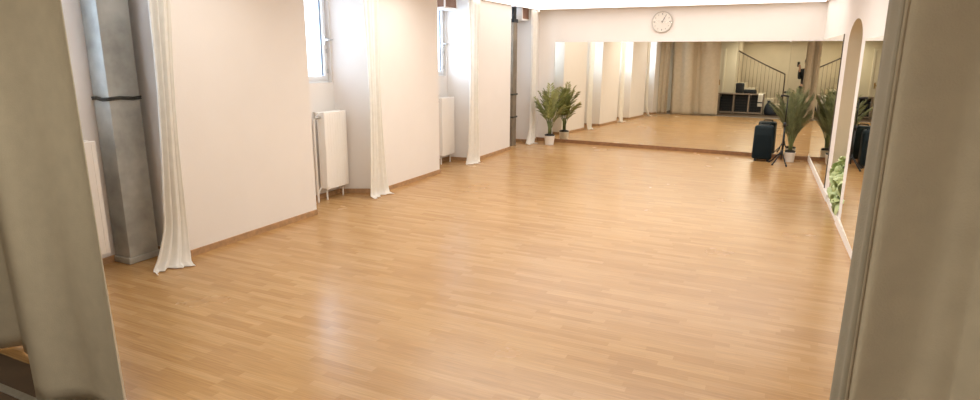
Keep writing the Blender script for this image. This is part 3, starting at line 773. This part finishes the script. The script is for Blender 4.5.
skin('shirt', SJ, [('pelvis', 'waist'), ('waist', 'chest'), ('chest', 'shoulders'), ('shoulders', 'collar'), ('shoulders', 'lsh'), ('lsh', 'lel'), ('lel', 'lcuff'), ('shoulders', 'rsh'), ('rsh', 'rel'), ('rel', 'rcuff')], M['shirt'], pe)
TJ = {k: grow(k, .014) for k in ('pelvis', 'lhip', 'lkn', 'lan', 'rhip', 'rkn', 'ran')}
skin('trousers', TJ, [('pelvis', 'lhip'), ('lhip', 'lkn'), ('lkn', 'lan'), ('pelvis', 'rhip'), ('rhip', 'rkn'), ('rkn', 'ran')], M['trousers'], pe)
for s, k in ((-1, 'l'), (1, 'r')):
    an = Vector(J[k+'an'][0]); to = Vector(J[k+'to'][0])
    b = MB(); bmesh.ops.create_uvsphere(b.bm, u_segments=18, v_segments=10, radius=1, matrix=Matrix.Translation((an+to)/2 + Vector((s*.003, .02, -.014))) @ Matrix.Rotation(-s*.09, 4, 'Z') @ Matrix.Diagonal((.056, .155, .062, 1)))
    for v in b.bm.verts: v.co.z = max(v.co.z, .002)
    b.build('shoe', M['shoe'], pe, True)
b = MB(); bmesh.ops.create_uvsphere(b.bm, u_segments=24, v_segments=14, radius=1, matrix=Matrix.Translation((0, -.012, 1.70)) @ Matrix.Diagonal((.092, .112, .105, 1)))
for v in list(b.bm.verts):
    if v.co.z < 1.71 and v.co.y > .045: b.bm.verts.remove(v)
    elif v.co.z < 1.61: b.bm.verts.remove(v)
b.build('hair', M['hair'], pe, True)
for s in (-1, 1):
    b = MB(); bmesh.ops.create_uvsphere(b.bm, u_segments=12, v_segments=8, radius=.011, matrix=Matrix.Translation((s*.030, .093, 1.655))); e_ = b.build('eye', M['eye'], pe, True)
    b = MB(); bmesh.ops.create_uvsphere(b.bm, u_segments=10, v_segments=6, radius=.005, matrix=Matrix.Translation((s*.030, .1015, 1.655))); b.build('iris', M['hair'], e_, True)
    b = MB(); bmesh.ops.create_uvsphere(b.bm, u_segments=12, v_segments=8, radius=1, matrix=Matrix.Translation((s*.082, .005, 1.645)) @ Matrix.Diagonal((.010, .018, .030, 1))); b.build('ear', M['skin'], pe, True)
b = MB(); bmesh.ops.create_cone(b.bm, cap_ends=True, segments=10, radius1=.017, radius2=.005, depth=.045, matrix=Matrix.Translation((0, .104, 1.632)) @ Matrix.Rotation(.35, 4, 'X')); b.build('nose', M['skin'], pe, True)
b = MB(); bmesh.ops.create_uvsphere(b.bm, u_segments=12, v_segments=6, radius=1, matrix=Matrix.Translation((0, .096, 1.588)) @ Matrix.Diagonal((.024, .008, .007, 1))); b.build('mouth', mat('lips', (.36, .15, .12), .5, noise=(30, .1)), pe, True)

ph = thing('phone', 'dark phone held up in the hand beside the right drape', 'phone', (-.022, -.024, 1.60))
MB().box(-.037, .037, -.0045, .0045, -.075, .075, .004).build('case', M['black'], ph)
MB().box(-.033, .033, -.0056, -.0046, -.069, .069).build('screen', mat('phone_screen', (.02, .02, .022), .1, noise=(9, .1)), ph)
MB().lathe([(0, 0), (.008, 0), (.008, .0015), (0, .0015)], n=16, mtx=Matrix.Translation((.022, .0046, 0)) @ Matrix.Rotation(-PI/2, 4, 'X')).build('lens', M['metal'], ph)

# ------------------------------------------------------------------ light
def area(name, loc, sx, sy, power, col, rot=(0, 0, 0), spread=PI):
    d = bpy.data.lights.new(name, 'AREA'); d.shape = 'RECTANGLE'; d.size = sx; d.size_y = sy; d.energy = power; d.color = col; d.spread = spread
    o = bpy.data.objects.new(name, d); C.objects.link(o); o.location = loc; o.rotation_euler = rot
    return o
PANEL, DAY = 2.1, 27
WARM = (1, .965, .91)
def glow_panel(label, x0, x1, y0, y1, strength):  # glowing panel and frame added to whiten the ceiling; no such fixture known
    r = thing('ceiling_glow_panel', label, 'added light', ((x0+x1)/2, (y0+y1)/2, ZC)); L0 = Vector(r.location)
    MB().box(x0+.004, x1-.004, y0+.004, y1-.004, ZC-.010, ZC-.0005).build('glow_sheet', mat('added_ceiling_glow', (.9, .88, .86), .6, emit=((1, .965, .94), strength)), r, loc=L0)
    f = MB()
    for a, b, c_, d in ((x0, x1, y0-.012, y0+.003), (x0, x1, y1-.003, y1+.012)): f.box(a, b, c_, d, ZC-.014, ZC-.0005)
    f.box(x0-.012, x0+.003, y0-.012, y1+.012, ZC-.014, ZC-.0005).box(x1-.003, x1+.012, y0-.012, y1+.012, ZC-.014, ZC-.0005)
    f.build('frame', M['white_paint'], r, loc=L0)
glow_panel('broad added glow panel that brightens the ceiling before the far wall', -4.15, .42, 8.0, 10.58, PANEL)
for y, pw_ in ((3.3, 42), (5.9, 66)):
    area('unseen_ceiling_light', (-1.9, y, ZC-.03), 3.9, 1.0, pw_, WARM)  # area lights out of view, added under the ceiling to light the room
area('hall_lamp', (-1.5, .45, ZC-.03), .8, .5, 36, (.97, .96, .84))
area('stair_lamp', (-.8, -1.2, ZC-.03), 2.4, .6, 16, (1, .91, .76))
for (y0, y1, z0, z1) in WIN:
    area('daylight', (XN-.35, (y0+y1)/2, (z0+z1)/2), y1-y0, z1-z0, DAY if y0 > 3 else DAY*1.8, (.60, .78, 1), (0, -PI/2, 0))

wd = bpy.data.worlds.new('daylight_sky'); bpy.context.scene.world = wd; wd.use_nodes = True
bgk = wd.node_tree.nodes['Background']; bgk.inputs['Color'].default_value = (.80, .90, 1, 1); bgk.inputs['Strength'].default_value = 4

# ------------------------------------------------------------------ camera
cam = bpy.data.cameras.new('camera'); co = bpy.data.objects.new('camera', cam); C.objects.link(co)
yaw, pitch, roll = .446, .227, .0052
F = 605.95
fw = Vector((-math.sin(yaw)*math.cos(pitch), math.cos(yaw)*math.cos(pitch), -math.sin(pitch)))
rt = Vector((math.cos(yaw), math.sin(yaw), 0)); up = rt.cross(fw)
r2 = rt*math.cos(roll) + up*math.sin(roll); u2 = up*math.cos(roll) - rt*math.sin(roll)
mx = Matrix((r2, u2, -fw)).transposed().to_4x4(); mx.translation = (0, 0, 1.6)
co.matrix_world = mx
cam.sensor_fit = 'HORIZONTAL'; cam.sensor_width = 36; cam.lens = F/980*36; cam.shift_y = -5.52/980; cam.clip_start = .02; cam.clip_end = 100
S = bpy.context.scene; S.camera = co
S.view_settings.view_transform = 'Standard'; S.view_settings.look = 'None'; S.view_settings.exposure = 0; S.view_settings.gamma = 1; S.view_settings.use_curve_mapping = False
S.cycles.max_bounces = 14; S.cycles.diffuse_bounces = 6; S.cycles.glossy_bounces = 8; S.cycles.transparent_max_bounces = 12
S.cycles.use_denoising = True; S.cycles.sample_clamp_indirect = 8
